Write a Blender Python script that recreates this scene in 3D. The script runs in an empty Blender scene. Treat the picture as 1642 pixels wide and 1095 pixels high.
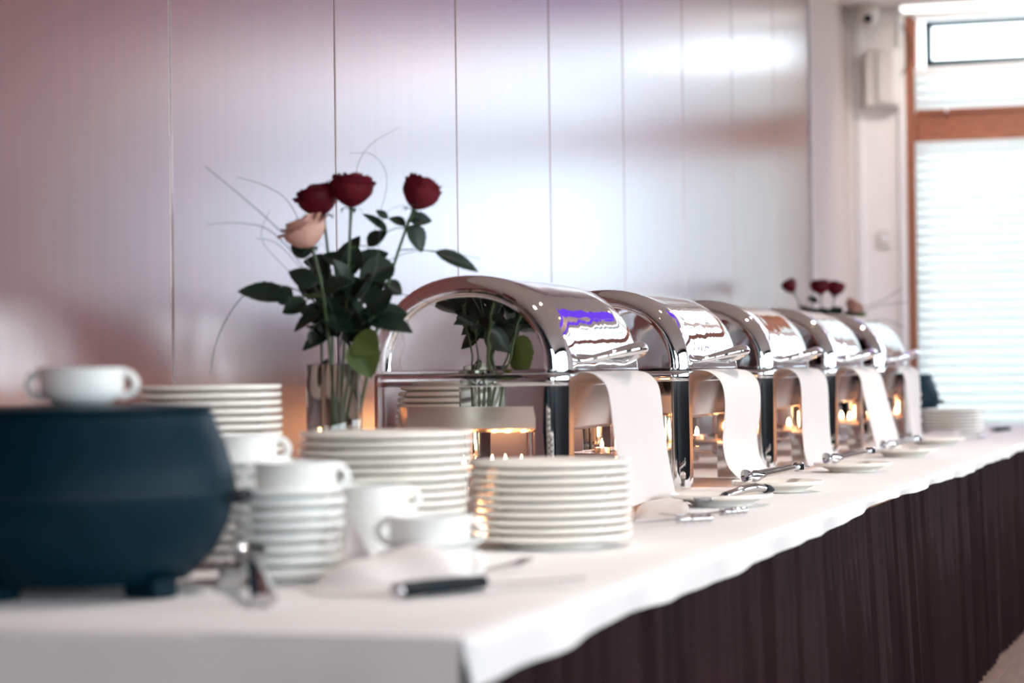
import bpy, math, random
from mathutils import Vector, Matrix, Quaternion
random.seed(7)
R = math.radians
scene = bpy.context.scene
col = scene.collection

# ------------------------------------------------------------------ camera
FPX = 3877.0
TH = R(17.19); PITCH = math.atan(44.5 / FPX); ROLL = R(0.72)
CAM = Vector((0, 0, 1.025)); TZ = 0.72
fw = Vector((math.cos(TH) * math.cos(PITCH), math.sin(TH) * math.cos(PITCH), math.sin(PITCH)))
r0 = Vector((math.sin(TH), -math.cos(TH), 0)); u0 = r0.cross(fw)
rv = r0 * math.cos(ROLL) - u0 * math.sin(ROLL)
uv = u0 * math.cos(ROLL) + r0 * math.sin(ROLL)
cd = bpy.data.cameras.new('camera'); cam = bpy.data.objects.new('camera', cd); col.objects.link(cam)
m3 = Matrix((rv, uv, -fw)).transposed()
cam.matrix_world = Matrix.Translation(CAM) @ m3.to_4x4()
cd.sensor_width = 36; cd.lens = FPX * 36 / 1642
cd.clip_start = 0.05; cd.clip_end = 200
cd.dof.use_dof = True; cd.dof.focus_distance = 5.9; cd.dof.aperture_fstop = 2.7
scene.camera = cam

def at(px, py, Z):
    return CAM + (fw + rv * ((px - 821) / FPX) + uv * ((547.5 - py) / FPX)) * Z
def tab(px, py, z=TZ):
    d = fw + rv * ((px - 821) / FPX) + uv * ((547.5 - py) / FPX)
    return CAM + d * ((z - CAM.z) / d.z)

# ------------------------------------------------------------------ world, exposure, portals
SKY = 9.0
w = bpy.data.worlds.new('overcast_sky'); scene.world = w; w.use_nodes = True
bg = w.node_tree.nodes['Background']
bg.inputs[0].default_value = (0.86, 0.94, 1.0, 1); bg.inputs[1].default_value = SKY
vs = scene.view_settings
vs.view_transform = 'Standard'; vs.look = 'None'; vs.gamma = 1; vs.exposure = 0.78
scene.cycles.max_bounces = 10; scene.cycles.transparent_max_bounces = 16

WALL_Y = 2.15; BACK_X = 13.4; RIGHT_Y = -5.4; REAR_X = -4.5; CEIL = 3.0
# back wall windows (y0, y1), right wall windows (x0, x1)
BACK_WIN = [(0.92, 1.79, .55, 2.95), (-1.80, 0.74, 1.38, 2.95)]   # y0, y1, z0, z1
RIGHT_WIN = [(-3.2, -0.8), (-.2, 2.2), (2.8, 5.2), (5.8, 8.2), (8.8, 11.2), (11.6, 13.2)]
RWZ = (1.0, 2.7)
REAR_FILL_WIN = [(-5.2, -3.6), (-3.4, -1.6)]  # rear windows added as fill for faces turned to the camera

def portal(name, loc, rot, sx, sy):
    l = bpy.data.lights.new(name, 'AREA'); l.shape = 'RECTANGLE'; l.size = sx; l.size_y = sy
    l.cycles.is_portal = True
    o = bpy.data.objects.new(name, l); col.objects.link(o); o.location = loc; o.rotation_euler = rot
for (a, b, c, d) in BACK_WIN:
    portal('window_portal', (BACK_X + .24, (a + b) / 2, (c + d) / 2), (0, R(90), 0), d - c, b - a)
a, b = REAR_FILL_WIN[0][0], REAR_FILL_WIN[-1][1]
portal('window_portal', (REAR_X - .24, (a + b) / 2, sum(RWZ) / 2), (0, R(-90), 0), RWZ[1] - RWZ[0], b - a)
a, b = RIGHT_WIN[0][0], RIGHT_WIN[-1][1]
portal('window_portal', ((a + b) / 2, RIGHT_Y - .24, sum(RWZ) / 2), (R(90), 0, 0), b - a, RWZ[1] - RWZ[0])

# ------------------------------------------------------------------ materials
def srgb(h):
    c = [int(h[i:i + 2], 16) / 255 for i in (0, 2, 4)]
    return tuple((x / 12.92 if x <= .04045 else ((x + .055) / 1.055) ** 2.4) for x in c) + (1,)
class M: pass
def mat(name, base, rough=.5, metal=0, spec=.5, **kw):
    m = bpy.data.materials.new(name); m.use_nodes = True
    nt = m.node_tree; b = nt.nodes['Principled BSDF']
    b.inputs['Base Color'].default_value = tuple(base) + ((1,) if len(base) == 3 else ())
    b.inputs['Roughness'].default_value = rough; b.inputs['Metallic'].default_value = metal
    b.inputs['Specular IOR Level'].default_value = spec
    for k, v in kw.items():
        b.inputs[k.replace('_', ' ')].default_value = v
    return m
def add_noise(m, scale=(1, 1, 1), amount=.15, detail=4, bump=0, nscale=8, dist=.01, col2=None):
    nt = m.node_tree; b = nt.nodes['Principled BSDF']
    tc = nt.nodes.new('ShaderNodeTexCoord'); mp = nt.nodes.new('ShaderNodeMapping')
    mp.inputs['Scale'].default_value = scale
    n = nt.nodes.new('ShaderNodeTexNoise'); n.inputs['Scale'].default_value = nscale; n.inputs['Detail'].default_value = detail
    nt.links.new(tc.outputs['Object'], mp.inputs['Vector']); nt.links.new(mp.outputs['Vector'], n.inputs['Vector'])
    c = tuple(b.inputs['Base Color'].default_value)
    if amount or col2:
        rp = nt.nodes.new('ShaderNodeValToRGB')
        c2 = col2 if col2 else tuple(x * (1 - amount) for x in c[:3]) + (1,)
        rp.color_ramp.elements[0].color = c2; rp.color_ramp.elements[0].position = .3
        rp.color_ramp.elements[1].color = c; rp.color_ramp.elements[1].position = .7
        nt.links.new(n.outputs['Fac'], rp.inputs['Fac']); nt.links.new(rp.outputs['Color'], b.inputs['Base Color'])
    if bump:
        bp = nt.nodes.new('ShaderNodeBump'); bp.inputs['Strength'].default_value = bump; bp.inputs['Distance'].default_value = dist
        nt.links.new(n.outputs['Fac'], bp.inputs['Height']); nt.links.new(bp.outputs['Normal'], b.inputs['Normal'])
    return m
def emit(name, color, strength):
    m = bpy.data.materials.new(name); m.use_nodes = True; nt = m.node_tree
    nt.nodes.clear(); e = nt.nodes.new('ShaderNodeEmission'); o = nt.nodes.new('ShaderNodeOutputMaterial')
    e.inputs[0].default_value = tuple(color) + (1,); e.inputs[1].default_value = strength
    nt.links.new(e.outputs[0], o.inputs[0]); return m
def thin_glass(name, tint=(1, 1, 1), refl=.08, rough=0.02):
    m = bpy.data.materials.new(name); m.use_nodes = True; nt = m.node_tree; nt.nodes.clear()
    t = nt.nodes.new('ShaderNodeBsdfTransparent'); t.inputs[0].default_value = tuple(tint) + (1,)
    g = nt.nodes.new('ShaderNodeBsdfGlossy'); g.inputs['Roughness'].default_value = rough
    lw = nt.nodes.new('ShaderNodeFresnel'); lw.inputs['IOR'].default_value = 1.45
    x = nt.nodes.new('ShaderNodeMixShader'); o = nt.nodes.new('ShaderNodeOutputMaterial')
    nt.links.new(lw.outputs[0], x.inputs[0]); nt.links.new(t.outputs[0], x.inputs[1]); nt.links.new(g.outputs[0], x.inputs[2])
    nt.links.new(x.outputs[0], o.inputs[0]); return m
def translucent(name, c1, c2, fac, rough=.5, clear=0):
    m = bpy.data.materials.new(name); m.use_nodes = True; nt = m.node_tree
    b = nt.nodes['Principled BSDF']; b.inputs['Base Color'].default_value = tuple(c1) + (1,); b.inputs['Roughness'].default_value = rough
    t = nt.nodes.new('ShaderNodeBsdfTranslucent'); t.inputs[0].default_value = tuple(c2) + (1,)
    x = nt.nodes.new('ShaderNodeMixShader'); x.inputs[0].default_value = fac
    o = nt.nodes['Material Output']
    nt.links.new(b.outputs[0], x.inputs[1]); nt.links.new(t.outputs[0], x.inputs[2]); nt.links.new(x.outputs[0], o.inputs[0])
    if clear:
        tr = nt.nodes.new('ShaderNodeBsdfTransparent'); y = nt.nodes.new('ShaderNodeMixShader'); y.inputs[0].default_value = clear
        nt.links.new(x.outputs[0], y.inputs[1]); nt.links.new(tr.outputs[0], y.inputs[2]); nt.links.new(y.outputs[0], o.inputs[0])
    return m

MAT = {}
MAT['veneer'] = add_noise(mat('wall_wood_veneer', (.170, .032, .026), .28, spec=.75, Coat_Weight=1.0, Coat_Roughness=.24),
                          scale=(7, 7, .35), amount=.0, nscale=4, detail=3, col2=(.145, .0275, .0225, 1))
MAT['alu'] = mat('satin_aluminium', (.80, .74, .72), .35, 1)
MAT['backing'] = mat('dark_backing_board', (.05, .03, .03), .7)
MAT['plaster'] = add_noise(mat('cream_plaster', (.80, .735, .705), .8), amount=.05, nscale=30, bump=.1, dist=.002)
MAT['plaster_l'] = add_noise(mat('shaded_cream_plaster', (.64, .54, .51), .8), amount=.05, nscale=30)  # same cream plaster, darkened for the shade on this grazing wall
MAT['plaster_b'] = add_noise(mat('brightened_cream_plaster', (.92, .885, .865), .7), amount=.03, nscale=30)  # same plaster, lightened for the glare on the end wall
MAT['dark_wall'] = add_noise(mat('dark_slate_paint', (.045, .065, .08), .7), amount=.1, nscale=20)
MAT['ceiling'] = add_noise(mat('white_ceiling_paint', (.82, .745, .715), .85), amount=.04, nscale=15)
MAT['cornice'] = mat('white_gloss_paint', (.85, .84, .83), .4)
MAT['frame_wood'] = add_noise(mat('red_brown_window_wood', (.42, .155, .085), .4), scale=(2, 2, 14), amount=.4, nscale=5)
MAT['dark_frame'] = mat('dark_teal_sash_paint', (.012, .04, .05), .4)
MAT['pane'] = thin_glass('window_glass')
MAT['tinted'] = thin_glass('dimming_tinted_glass', (.285, .325, .37))  # tint added to dim the second window's reflection in the veneer
MAT['slat'] = translucent('white_blind_slat', (.72, .75, .74), (.84, .885, .885), .5, .45)
MAT['opal'] = translucent('opal_dimming_glass', (.8, .82, .82), (.62, .66, .68), .8, .4)  # opal pane added to tone down the transom's bright reflection
MAT['floor'] = add_noise(mat('brown_floorboard', (.30, .19, .15), .4), scale=(2, 25, 2), amount=.35, nscale=3)
MAT['ground'] = mat('pale_paving_outside', (.35, .34, .33), .9)
MAT['cloth'] = add_noise(mat('white_tablecloth_cotton', (.80, .79, .785), .85, spec=.2, Sheen_Weight=.15), amount=.03, nscale=6, bump=.35, dist=.012)
MAT['napkin'] = add_noise(mat('ivory_napkin_linen', (.69, .645, .625), .85, spec=.2), amount=.03, nscale=9, bump=.15, dist=.006)
MAT['skirt'] = add_noise(mat('dark_brown_satin_skirt', (.027, .0115, .0135), .5, spec=.06), scale=(1, 1, .2), amount=.35, nscale=14)
MAT['steel'] = mat('mirror_polished_steel', (.84, .86, .87), .035, 1)
MAT['steel_lid'] = add_noise(mat('mirror_polished_lid_steel', (.86, .87, .88), .03, 1), amount=0, nscale=7, detail=2, bump=.35, dist=.004)
MAT['steel_in'] = mat('brushed_steel_pan', (.80, .70, .65), .20, 1)
MAT['cutlery'] = mat('polished_cutlery_steel', (.60, .60, .62), .10, 1)
MAT['china'] = mat('glazed_white_china', (.91, .885, .82), .16, spec=.5)
MAT['china2'] = mat('glazed_cool_white_china', (.91, .925, .90), .18, spec=.5)
MAT['pot'] = add_noise(mat('black_enamel_kettle', (.0005, .0180, .0310), .45, spec=.10), amount=.2, nscale=40)
MAT['potband'] = mat('dark_grey_seam_band', (.004, .020, .031), .45, spec=.15)
MAT['black'] = mat('black_plastic', (.004, .010, .014), .45, spec=.2)
MAT['glass'] = mat('clear_vase_glass', (.96, 1.0, .98), .0, Transmission_Weight=1.0, IOR=1.45)
MAT['water'] = mat('vase_water', (.93, .98, .93), .0, Transmission_Weight=1.0, IOR=1.33)
MAT['rose'] = add_noise(mat('crimson_rose_petal', (.15, .003, .016), .55, spec=.25), amount=.45, nscale=30)
MAT['pale_rose'] = add_noise(translucent('blush_rose_petal', (.80, .50, .40), (.80, .48, .36), .25), amount=0, nscale=20)
MAT['leaf'] = add_noise(mat('dark_green_rose_leaf', (.010, .026, .014), .42, spec=.35), amount=.5, nscale=25)
MAT['leaf2'] = add_noise(translucent('yellow_green_rose_leaf', (.10, .15, .035), (.18, .25, .04), .35), amount=0)
MAT['stem'] = mat('green_rose_stem', (.040, .075, .020), .45)
MAT['blade'] = mat('grey_green_grass_blade', (.09, .11, .10), .6)
MAT['wax'] = mat('white_candle_wax', (.85, .75, .65), .5)
MAT['flame'] = emit('candle_flame', (1.0, .55, .25), 40)
MAT['tin'] = mat('tealight_tin', (.8, .78, .76), .3, 1)
MAT['plastic_cream'] = mat('cream_plastic_housing', (.74, .70, .66), .45)
MAT['lens'] = mat('black_camera_lens', (.005, .012, .015), .1)
MAT['tabletop'] = mat('plywood_table', (.35, .22, .13), .6)
MAT['led'] = emit('violet_led_strip', (.20, .07, 1.0), .55)
MAT['tube'] = emit('strip_lamp_glow', (1.0, .96, .92), 1.4)
MAT['bulb'] = emit('warm_lamp_glow', (1.0, .62, .40), 8)
MAT['foodpan'] = mat('dark_food_crust', (.06, .035, .025), .7)

# ------------------------------------------------------------------ mesh helpers
class MB:
    def __init__(self): self.v = []; self.f = []
    def add(self, vs, fs):
        o = len(self.v); self.v += [tuple(x) for x in vs]; self.f += [tuple(i + o for i in f) for f in fs]; return self
    def box(self, x0, x1, y0, y1, z0, z1, c=0):
        if c <= 0:
            v = [(x, y, z) for z in (z0, z1) for y in (y0, y1) for x in (x0, x1)]
            return self.add(v, [(0, 2, 3, 1), (4, 5, 7, 6), (0, 1, 5, 4), (2, 6, 7, 3), (0, 4, 6, 2), (1, 3, 7, 5)])
        vs = []
        for z, i in ((z0, c), (z0 + c, 0), (z1 - c, 0), (z1, c)):
            a, b, d, e = x0 + i, x1 - i, y0 + i, y1 - i; k = c if i == 0 else c * .3
            vs += [(a + k, d, z), (b - k, d, z), (b, d + k, z), (b, e - k, z), (b - k, e, z), (a + k, e, z), (a, e - k, z), (a, d + k, z)]
        fs = [tuple(range(7, -1, -1)), tuple(range(24, 32))]
        for l in range(3):
            for i in range(8):
                j = (i + 1) % 8; fs.append((l * 8 + i, l * 8 + j, l * 8 + 8 + j, l * 8 + 8 + i))
        return self.add(vs, fs)
    def lathe(self, prof, seg=40, c=(0, 0, 0)):
        vs = []; fs = []; n = len(prof)
        for r, z in prof:
            for k in range(seg):
                a = 2 * math.pi * k / seg; vs.append((c[0] + max(r, 1e-4) * math.cos(a), c[1] + max(r, 1e-4) * math.sin(a), c[2] + z))
        for i in range(n - 1):
            for k in range(seg):
                l = (k + 1) % seg; fs.append((i * seg + k, i * seg + l, (i + 1) * seg + l, (i + 1) * seg + k))
        fs.append(tuple(range(seg - 1, -1, -1))); fs.append(tuple(range((n - 1) * seg, n * seg)))
        return self.add(vs, fs)
    def tube(self, pts, rad, seg=8, flat=1.0, up=Vector((0, 0, 1))):
        pts = [Vector(p) for p in pts]; n = len(pts); vs = []; fs = []
        if not isinstance(rad, (list, tuple)): rad = [rad] * n
        for i, p in enumerate(pts):
            t = (pts[min(i + 1, n - 1)] - pts[max(i - 1, 0)]).normalized()
            s = t.cross(up)
            if s.length < 1e-3: s = t.cross(Vector((1, 0, 0)))
            s.normalize(); q = s.cross(t)
            for k in range(seg):
                a = 2 * math.pi * k / seg; vs.append(p + (s * math.cos(a) + q * math.sin(a) * flat) * rad[i])
        for i in range(n - 1):
            for k in range(seg):
                l = (k + 1) % seg; fs.append((i * seg + k, i * seg + l, (i + 1) * seg + l, (i + 1) * seg + k))
        fs.append(tuple(range(seg - 1, -1, -1))); fs.append(tuple(range((n - 1) * seg, n * seg)))
        return self.add(vs, fs)
    def grid(self, fn, nu, nv, thick=0):
        P = [[Vector(fn(i / nu, j / nv)) for j in range(nv + 1)] for i in range(nu + 1)]
        vs = [P[i][j] for i in range(nu + 1) for j in range(nv + 1)]
        W = nv + 1; fs = []
        for i in range(nu):
            for j in range(nv):
                fs.append((i * W + j, (i + 1) * W + j, (i + 1) * W + j + 1, i * W + j + 1))
        if thick:
            N = len(vs); nv2 = []
            for i in range(nu + 1):
                for j in range(nv + 1):
                    a = P[min(i + 1, nu)][j] - P[max(i - 1, 0)][j]; b = P[i][min(j + 1, nv)] - P[i][max(j - 1, 0)]
                    nn = a.cross(b)
                    nn = nn.normalized() if nn.length > 1e-12 else Vector((0, 0, 1))
                    nv2.append(P[i][j] - nn * thick)
            vs += nv2; fs += [tuple(k + N for k in reversed(f)) for f in fs]
            b = [i * W for i in range(nu + 1)] + [nu * W + j for j in range(1, nv + 1)] + [i * W + nv for i in range(nu - 1, -1, -1)] + [j for j in range(nv - 1, 0, -1)]
            for k in range(len(b)):
                x, y = b[k], b[(k + 1) % len(b)]; fs.append((y, x, x + N, y + N))
        return self.add(vs, fs)
    def mesh(self, name, m, smooth=True, sharp=40):
        me = bpy.data.meshes.new(name); me.from_pydata(self.v, [], self.f); me.update()
        me.materials.append(MAT[m] if isinstance(m, str) else m)
        if smooth:
            for p in me.polygons: p.use_smooth = True
            me.set_sharp_from_angle(angle=R(sharp))
        return me
    def build(self, name, m, parent=None, smooth=True, loc=None, sharp=40):
        return link(name, self.mesh(name, m, smooth, sharp), parent, loc)
def link(name, me, parent=None, loc=None, rot=None, scale=None):
    o = bpy.data.objects.new(name, me); col.objects.link(o); o.parent = parent
    if loc is not None: o.location = loc
    if rot is not None: o.rotation_euler = rot
    if scale is not None: o.scale = scale
    return o
def tag(o, label=None, cat=None, group=None, kind=None):
    if label: o['label'] = label
    if cat: o['category'] = cat
    if group: o['group'] = group
    if kind: o['kind'] = kind
    return o
def thing(name, label, cat, loc=(0, 0, 0), rz=0, group=None):
    o = link(name, None, None, loc, (0, 0, rz)); o.empty_display_size = .05
    return tag(o, label, cat, group, 'thing')
def structure(o, label=None, cat=None):
    return tag(o, label, cat, kind='structure')
ORD = ['topmost', 'second', 'third', 'fourth', 'fifth', 'sixth', 'seventh', 'eighth', 'ninth', 'tenth', 'eleventh', 'twelfth', 'thirteenth',
       'fourteenth', 'fifteenth', 'sixteenth', 'seventeenth', 'eighteenth', 'nineteenth', 'twentieth', 'twenty-first']

# ------------------------------------------------------------------ room shell
structure(MB().box(REAR_X, BACK_X + .2, RIGHT_Y, WALL_Y + .12, -.12, -.012).build('floor', 'floor', smooth=False), 'brown wooden floor beside the skirted table', 'floor')
floor = bpy.data.objects['floor']
plank = MB().box(0, 2.2, 0, .118, -.012, 0, .0015).mesh('floor_plank', 'floor', False)
for r_ in range(11):
    for c_ in range(4):
        link('plank', plank, floor, (4.6 + c_ * 2.203 - (r_ % 3) * .7, .95 - r_ * .12, 0))
structure(MB().box(-60, 80, -70, 70, -.6, -.5).build('ground', 'ground', smooth=False), 'pale paved ground outside the windows', 'ground')
structure(MB().box(REAR_X, BACK_X + .2, RIGHT_Y, WALL_Y + .12, CEIL, CEIL + .12).build('ceiling', 'ceiling', smooth=False), 'white ceiling at top right corner', 'ceiling')

# left wall with separate veneer panels
PW = .936
def XN(n): return (5.6 + n) * PW - .665
wl = structure(MB().box(REAR_X, BACK_X + .2, WALL_Y + .018, WALL_Y + .12, 0, CEIL).build('wall_left', 'plaster_l', smooth=False),
               'long wall clad in glossy red-brown wood veneer panels', 'wall')
bk = MB().box(XN(-10), XN(8), WALL_Y + .012, WALL_Y + .0175, .0, CEIL - .005).build('backing_board', 'backing', wl, False)
pan = MB().box(.0045, PW - .0045, 0, .012, .0, CEIL - .006, .0025).mesh('wall_panel', 'veneer', False)
for n in range(-10, 8):
    link('panel', pan, wl, (XN(n), WALL_Y, 0))
strip = MB().box(-.0036, .0036, .0035, .0118, 0, CEIL - .008).mesh('joint_strip', 'alu', False)
for n in range(-9, 8):
    link('joint_strip', strip, wl, (XN(n), WALL_Y, 0))
MB().box(XN(8) + .001, XN(8) + .022, WALL_Y - .012, WALL_Y + .0175, 0, CEIL - .006, .002).build('end_trim', 'cornice', wl, False)

def holed_wall(name, fixed, t, a0, a1, holes, axis, m, label):
    """wall with rectangular holes; axis 'x': wall lies at x=fixed spanning y; axis 'y': at y=fixed spanning x"""
    mb = MB()
    def bx(p, q, lo, hi):
        if q - p < 1e-4 or hi - lo < 1e-4: return
        if axis == 'x': mb.box(fixed, fixed + t, p, q, lo, hi)
        else: mb.box(p, q, fixed - t, fixed, lo, hi)
    cur = a0
    for (p, q, z0, z1) in sorted(holes):
        bx(cur, p, 0, CEIL); bx(p, q, 0, z0); bx(p, q, z1, CEIL); cur = q
    bx(cur, a1, 0, CEIL)
    return structure(mb.build(name, m, smooth=False), label, 'wall')
wb = holed_wall('wall_back', BACK_X, .2, RIGHT_Y, WALL_Y + .018, [(a - .06, b + .06, c - .02, d) for a, b, c, d in BACK_WIN], 'x', 'plaster_b', 'cream plaster end wall around the tall bright windows')
holed_wall('wall_right', RIGHT_Y, .2, REAR_X, BACK_X, [(a, b) + RWZ for a, b in RIGHT_WIN], 'y', 'dark_wall', 'dark slate wall opposite the panelled wall')
holed_wall('wall_rear', REAR_X - .2, .2, RIGHT_Y, WALL_Y + .018, [(a, b) + RWZ for a, b in REAR_FILL_WIN], 'x', 'dark_wall', 'dark slate wall behind the camera')
# light vertical pilaster strip in the corner and beside the window
MB().box(BACK_X - .02, BACK_X - .0005, 2.085, 2.125, 0, CEIL - .001, .003).build('corner_trim', 'cornice', wb, False)
MB().box(BACK_X - .03, BACK_X - .0005, 1.858, 1.89, 0, CEIL - .001, .003).build('edge_trim', 'cornice', wb, False)

MB().box(BACK_X - .018, BACK_X - .0005, RIGHT_Y + .01, .80, .0, 1.29, .004).build('dark_reflection_panel', 'veneer', wb, False)  # unseen panel added to darken the veneer wall's lower reflection
# back windows: wood frame, mullion, dark transom sash, panes, blinds
MZ0, MZ1 = 2.245, 2.43
for i, (a, b, *BWZ) in enumerate(BACK_WIN):
    wn = link('window_%d' % (i + 1), None, None, (BACK_X, a, 0))
    structure(wn, ['tall bright window with white blinds and red-brown wood frame beside table end', 'tall bright window with tinted dimming panes further along the end wall'][i], 'window')
    W = b - a; x0, x1 = .02, .13
    f = MB().box(x0 - .025, x1, -.06, 0, BWZ[0] - .02, BWZ[1], .004).box(x0 - .025, x1, W, W + .06, BWZ[0] - .02, BWZ[1], .004)
    f.build('window_frame', 'frame_wood', wn, False)
    MB().box(x0 - .03, x1, 0, W, MZ0, MZ1 - .075, .006).build('transom_rail', 'frame_wood', wn, False)
    MB().box(x0 - .01, x1, 0, W, MZ1 - .075, MZ1 - .03, .004).build('rail_step', 'frame_wood', wn, False)
    MB().box(x0 - .03, x1, 0, W, MZ1 - .03, MZ1, .004).build('rail_lip', 'frame_wood', wn, False)
    MB().box(x0 - .01, x1, 0, W, BWZ[0], BWZ[0] + .05, .004).build('bottom_rail', 'frame_wood', wn, False)
    MB().box(-.10, .02, -.08, W + .08, BWZ[0] - .05, BWZ[0] - .021, .006).build('window_sill', 'cornice', wn, False)
    s0, s1, z0, z1 = .05, W - .05, 2.665, 2.915
    MB().box(.0, .05, s0, s1, z0, z0 + .035, .003).box(.0, .05, s0, s1, z1 - .03, z1, .003).box(.0, .05, s0, s0 + .035, z0, z1, .003).box(.0, .05, s1 - .035, s1, z0, z1, .003).build('transom_sash', 'dark_frame', wn, False)
    MB().grid(lambda u, v: (.10, W * u, MZ1 + (BWZ[1] - MZ1) * v), 1, 1).build('pane', ['opal', 'tinted'][i], wn, False)
    MB().grid(lambda u, v: (.10, W * u, BWZ[0] + .05 + (MZ0 - BWZ[0] - .05) * v), 1, 1).build('pane', ['pane', 'tinted'][i], wn, False)
    if i == 1:
        MB().box(x0 - .01, x1, W * .333 - .03, W * .333 + .03, BWZ[0] + .05, MZ0, .004).box(x0 - .01, x1, W * .667 - .03, W * .667 + .03, BWZ[0] + .05, MZ0, .004).build('mullion', 'frame_wood', wn, False)
        continue
    MB().box(-.02, .03, -.01, W + .01, 2.615, 2.66, .004).build('blind_head', 'cornice', wn, False)
    MB().box(-.02, .03, -.01, W + .01, 2.925, 2.985, .004).build('blind_box', 'cornice', wn, False)
    # slats: curved translucent strips
    def slat_fn(u, v):
        d = (v - .5) * .066; a_ = R(80)
        return (d * math.cos(a_), u * (W + .016) - .008, -d * math.sin(a_) + .004 * math.cos((v - .5) * math.pi))
    sm = MB().grid(slat_fn, 1, 4, .0012).mesh('blind_slat', 'slat')
    z = 2.595
    while z > MZ1 - .005:
        link('slat', sm, wn, (-.012, 0, z)); z -= .051
    z = MZ0 - .03
    while z > BWZ[0] + .08:
        link('slat', sm, wn, (-.032, 0, z)); z -= .051
    for yy in (.15, W - .17):
        MB().tube([(-.061, yy, MZ0), (-.061, yy, BWZ[0] + .08)], .0012, 5).build('ladder_cord', 'cornice', wn)
    MB().tube([(-.05, W - .17, 2.61), (-.05, W - .17, 2.42)], .0015, 5).lathe([(.002, 0), (.009, .008), (.009, .02), (.002, .03)], 10, (-.05, W - .17, 2.40)).build('pull_cord', 'cornice', wn)
# right wall windows, then rear windows added for fill light
for i, (a, b) in enumerate(RIGHT_WIN + REAR_FILL_WIN):
    wn = link('window_%d' % (i + 3), None, None, (a, RIGHT_Y, 0)); W = b - a
    if i >= len(RIGHT_WIN): wn.location = (REAR_X, b, 0); wn.rotation_euler = (0, 0, R(-90))
    structure(wn, ['tall daylight window %s, facing the buffet' % q for q in ('beside the rear corner', 'second from the rear corner', 'third from the rear corner', 'third from the end wall', 'second from the end wall', 'next to the end wall', 'added as fill light in the rear wall corner', 'added as fill light in the rear wall middle', 'added as fill light in the rear wall beside the panelled side')][i], 'window')
    f = MB()
    for (p, q) in ((0, .06), (W - .06, W), (W / 2 - .035, W / 2 + .035)): f.box(p, q, -.12, -.02, RWZ[0], RWZ[1], .004)
    f.build('window_frame', 'dark_frame', wn, False)
    MB().box(.06, W - .06, -.118, -.022, RWZ[0], RWZ[0] + .06, .004).box(.06, W - .06, -.118, -.022, RWZ[1] - .06, RWZ[1], .004).box(.06, W - .06, -.11, -.03, 2.02, 2.07, .003).build('rail', 'dark_frame', wn, False)
    MB().box(0, W, -.075, -.071, RWZ[0], RWZ[1]).build('pane', 'pane', wn, False)

# strip lamp under the ceiling at the end wall
o = thing('strip_lamp', 'long white strip lamp under the ceiling above the window', 'lamp', (BACK_X - .14, 0, CEIL))
MB().box(-.06, .06, -2.3, 1.87, -.02, -.0005, .006).build('housing', 'cornice', o)
MB().box(-.05, .05, -2.28, 1.85, -.05, -.0205, .012).build('diffuser', 'tube', o)

# wall heater box, security camera, thermostat, cable on the end wall
o = thing('wall_heater', 'cream box unit mounted high on the end wall beside the window', 'box unit', (BACK_X, 0, 0))
MB().box(-.13, -.001, 1.87, 2.06, 2.44, 2.76, .012).build('housing', 'plastic_cream', o)
MB().box(-.155, -.13, 1.885, 1.985, 2.455, 2.745, .008).build('front_cover', 'plastic_cream', o)
o = thing('security_camera', 'small white dome security camera with black lens near the ceiling', 'camera', (BACK_X - .16, 2.03, 2.93))
MB().box(-.04, .158, -.045, .045, .04, .069, .006).build('bracket', 'plastic_cream', o)
MB().lathe([(.001, -.05), (.03, -.047), (.05, -.03), (.058, 0), (.058, .03), (.05, .04)], 24).build('dome', 'plastic_cream', o)
ln = MB().lathe([(.02, 0), (.024, .005), (.024, .02), (.012, .026)], 20).build('lens', 'lens', o); ln.location = (-.045, -.008, -.012); ln.rotation_euler = (0, R(-100), R(8))
o = thing('thermostat', 'small pale thermostat plate low on the cream end wall', 'thermostat', (BACK_X, 1.98, 1.72))
MB().box(-.02, -.0005, -.035, .035, -.05, .05, .004).build('plate', 'plastic_cream', o)
MB().lathe([(.02, 0), (.02, .01), (.016, .014)], 16).build('dial', 'cornice', o).location = (-.02, 0, 0)
bpy.data.objects['dial'].rotation_euler = (0, R(-90), 0)
pts = [Vector((BACK_X - .035, 1.865 - .05 * math.sin(t * math.pi), 2.90 - .28 * t)) for t in [k / 10 for k in range(11)]]
tag(MB().tube(pts, .004, 6).build('cable', 'black'), 'thin dark cable looping beside the window top corner', 'cable')

# ceiling lamps of the room (seen in the steel): warm downlights and a violet LED strip; last downlight is an added wall washer
for i, (x, y) in enumerate([(3.6, .35), (6.0, .35), (8.4, .35), (10.8, .35), (12.3, 1.3)]):
    o = thing('downlight', 'warm recessed ceiling downlight over the %s of the buffet' % ['crockery', 'first dishes', 'middle dishes', 'far dishes', 'end wall side (added to brighten the wall)'][i], 'lamp', (x, y, CEIL))
    MB().lathe([(.06, -.012), (.085, -.010), (.09, -.001), (.06, -.001)], 28).build('bezel', 'cornice', o)
    MB().lathe([(.001, -.016), (.04, -.015), (.058, -.011), (.058, -.003)], 24).build('bulb', 'bulb', o)
    l = bpy.data.lights.new('downlight_beam', 'SPOT'); l.energy = 95; l.color = (1, .91, .85); l.spot_size = R(95); l.spot_blend = .8; l.shadow_soft_size = .05
    lo = bpy.data.objects.new('downlight_beam', l); col.objects.link(lo); lo.parent = o; lo.location = (0, 0, -.03)
    if i == 4:  # added lamp, aimed at the end wall to brighten it
        l.energy = 40; lo.rotation_euler = Vector((1.0, .1, -.8)).to_track_quat('-Z', 'Y').to_euler()
o = thing('led_frame', 'violet rectangular light frame on the ceiling near the end wall', 'lamp', (11.9, -.3, CEIL))
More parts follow.
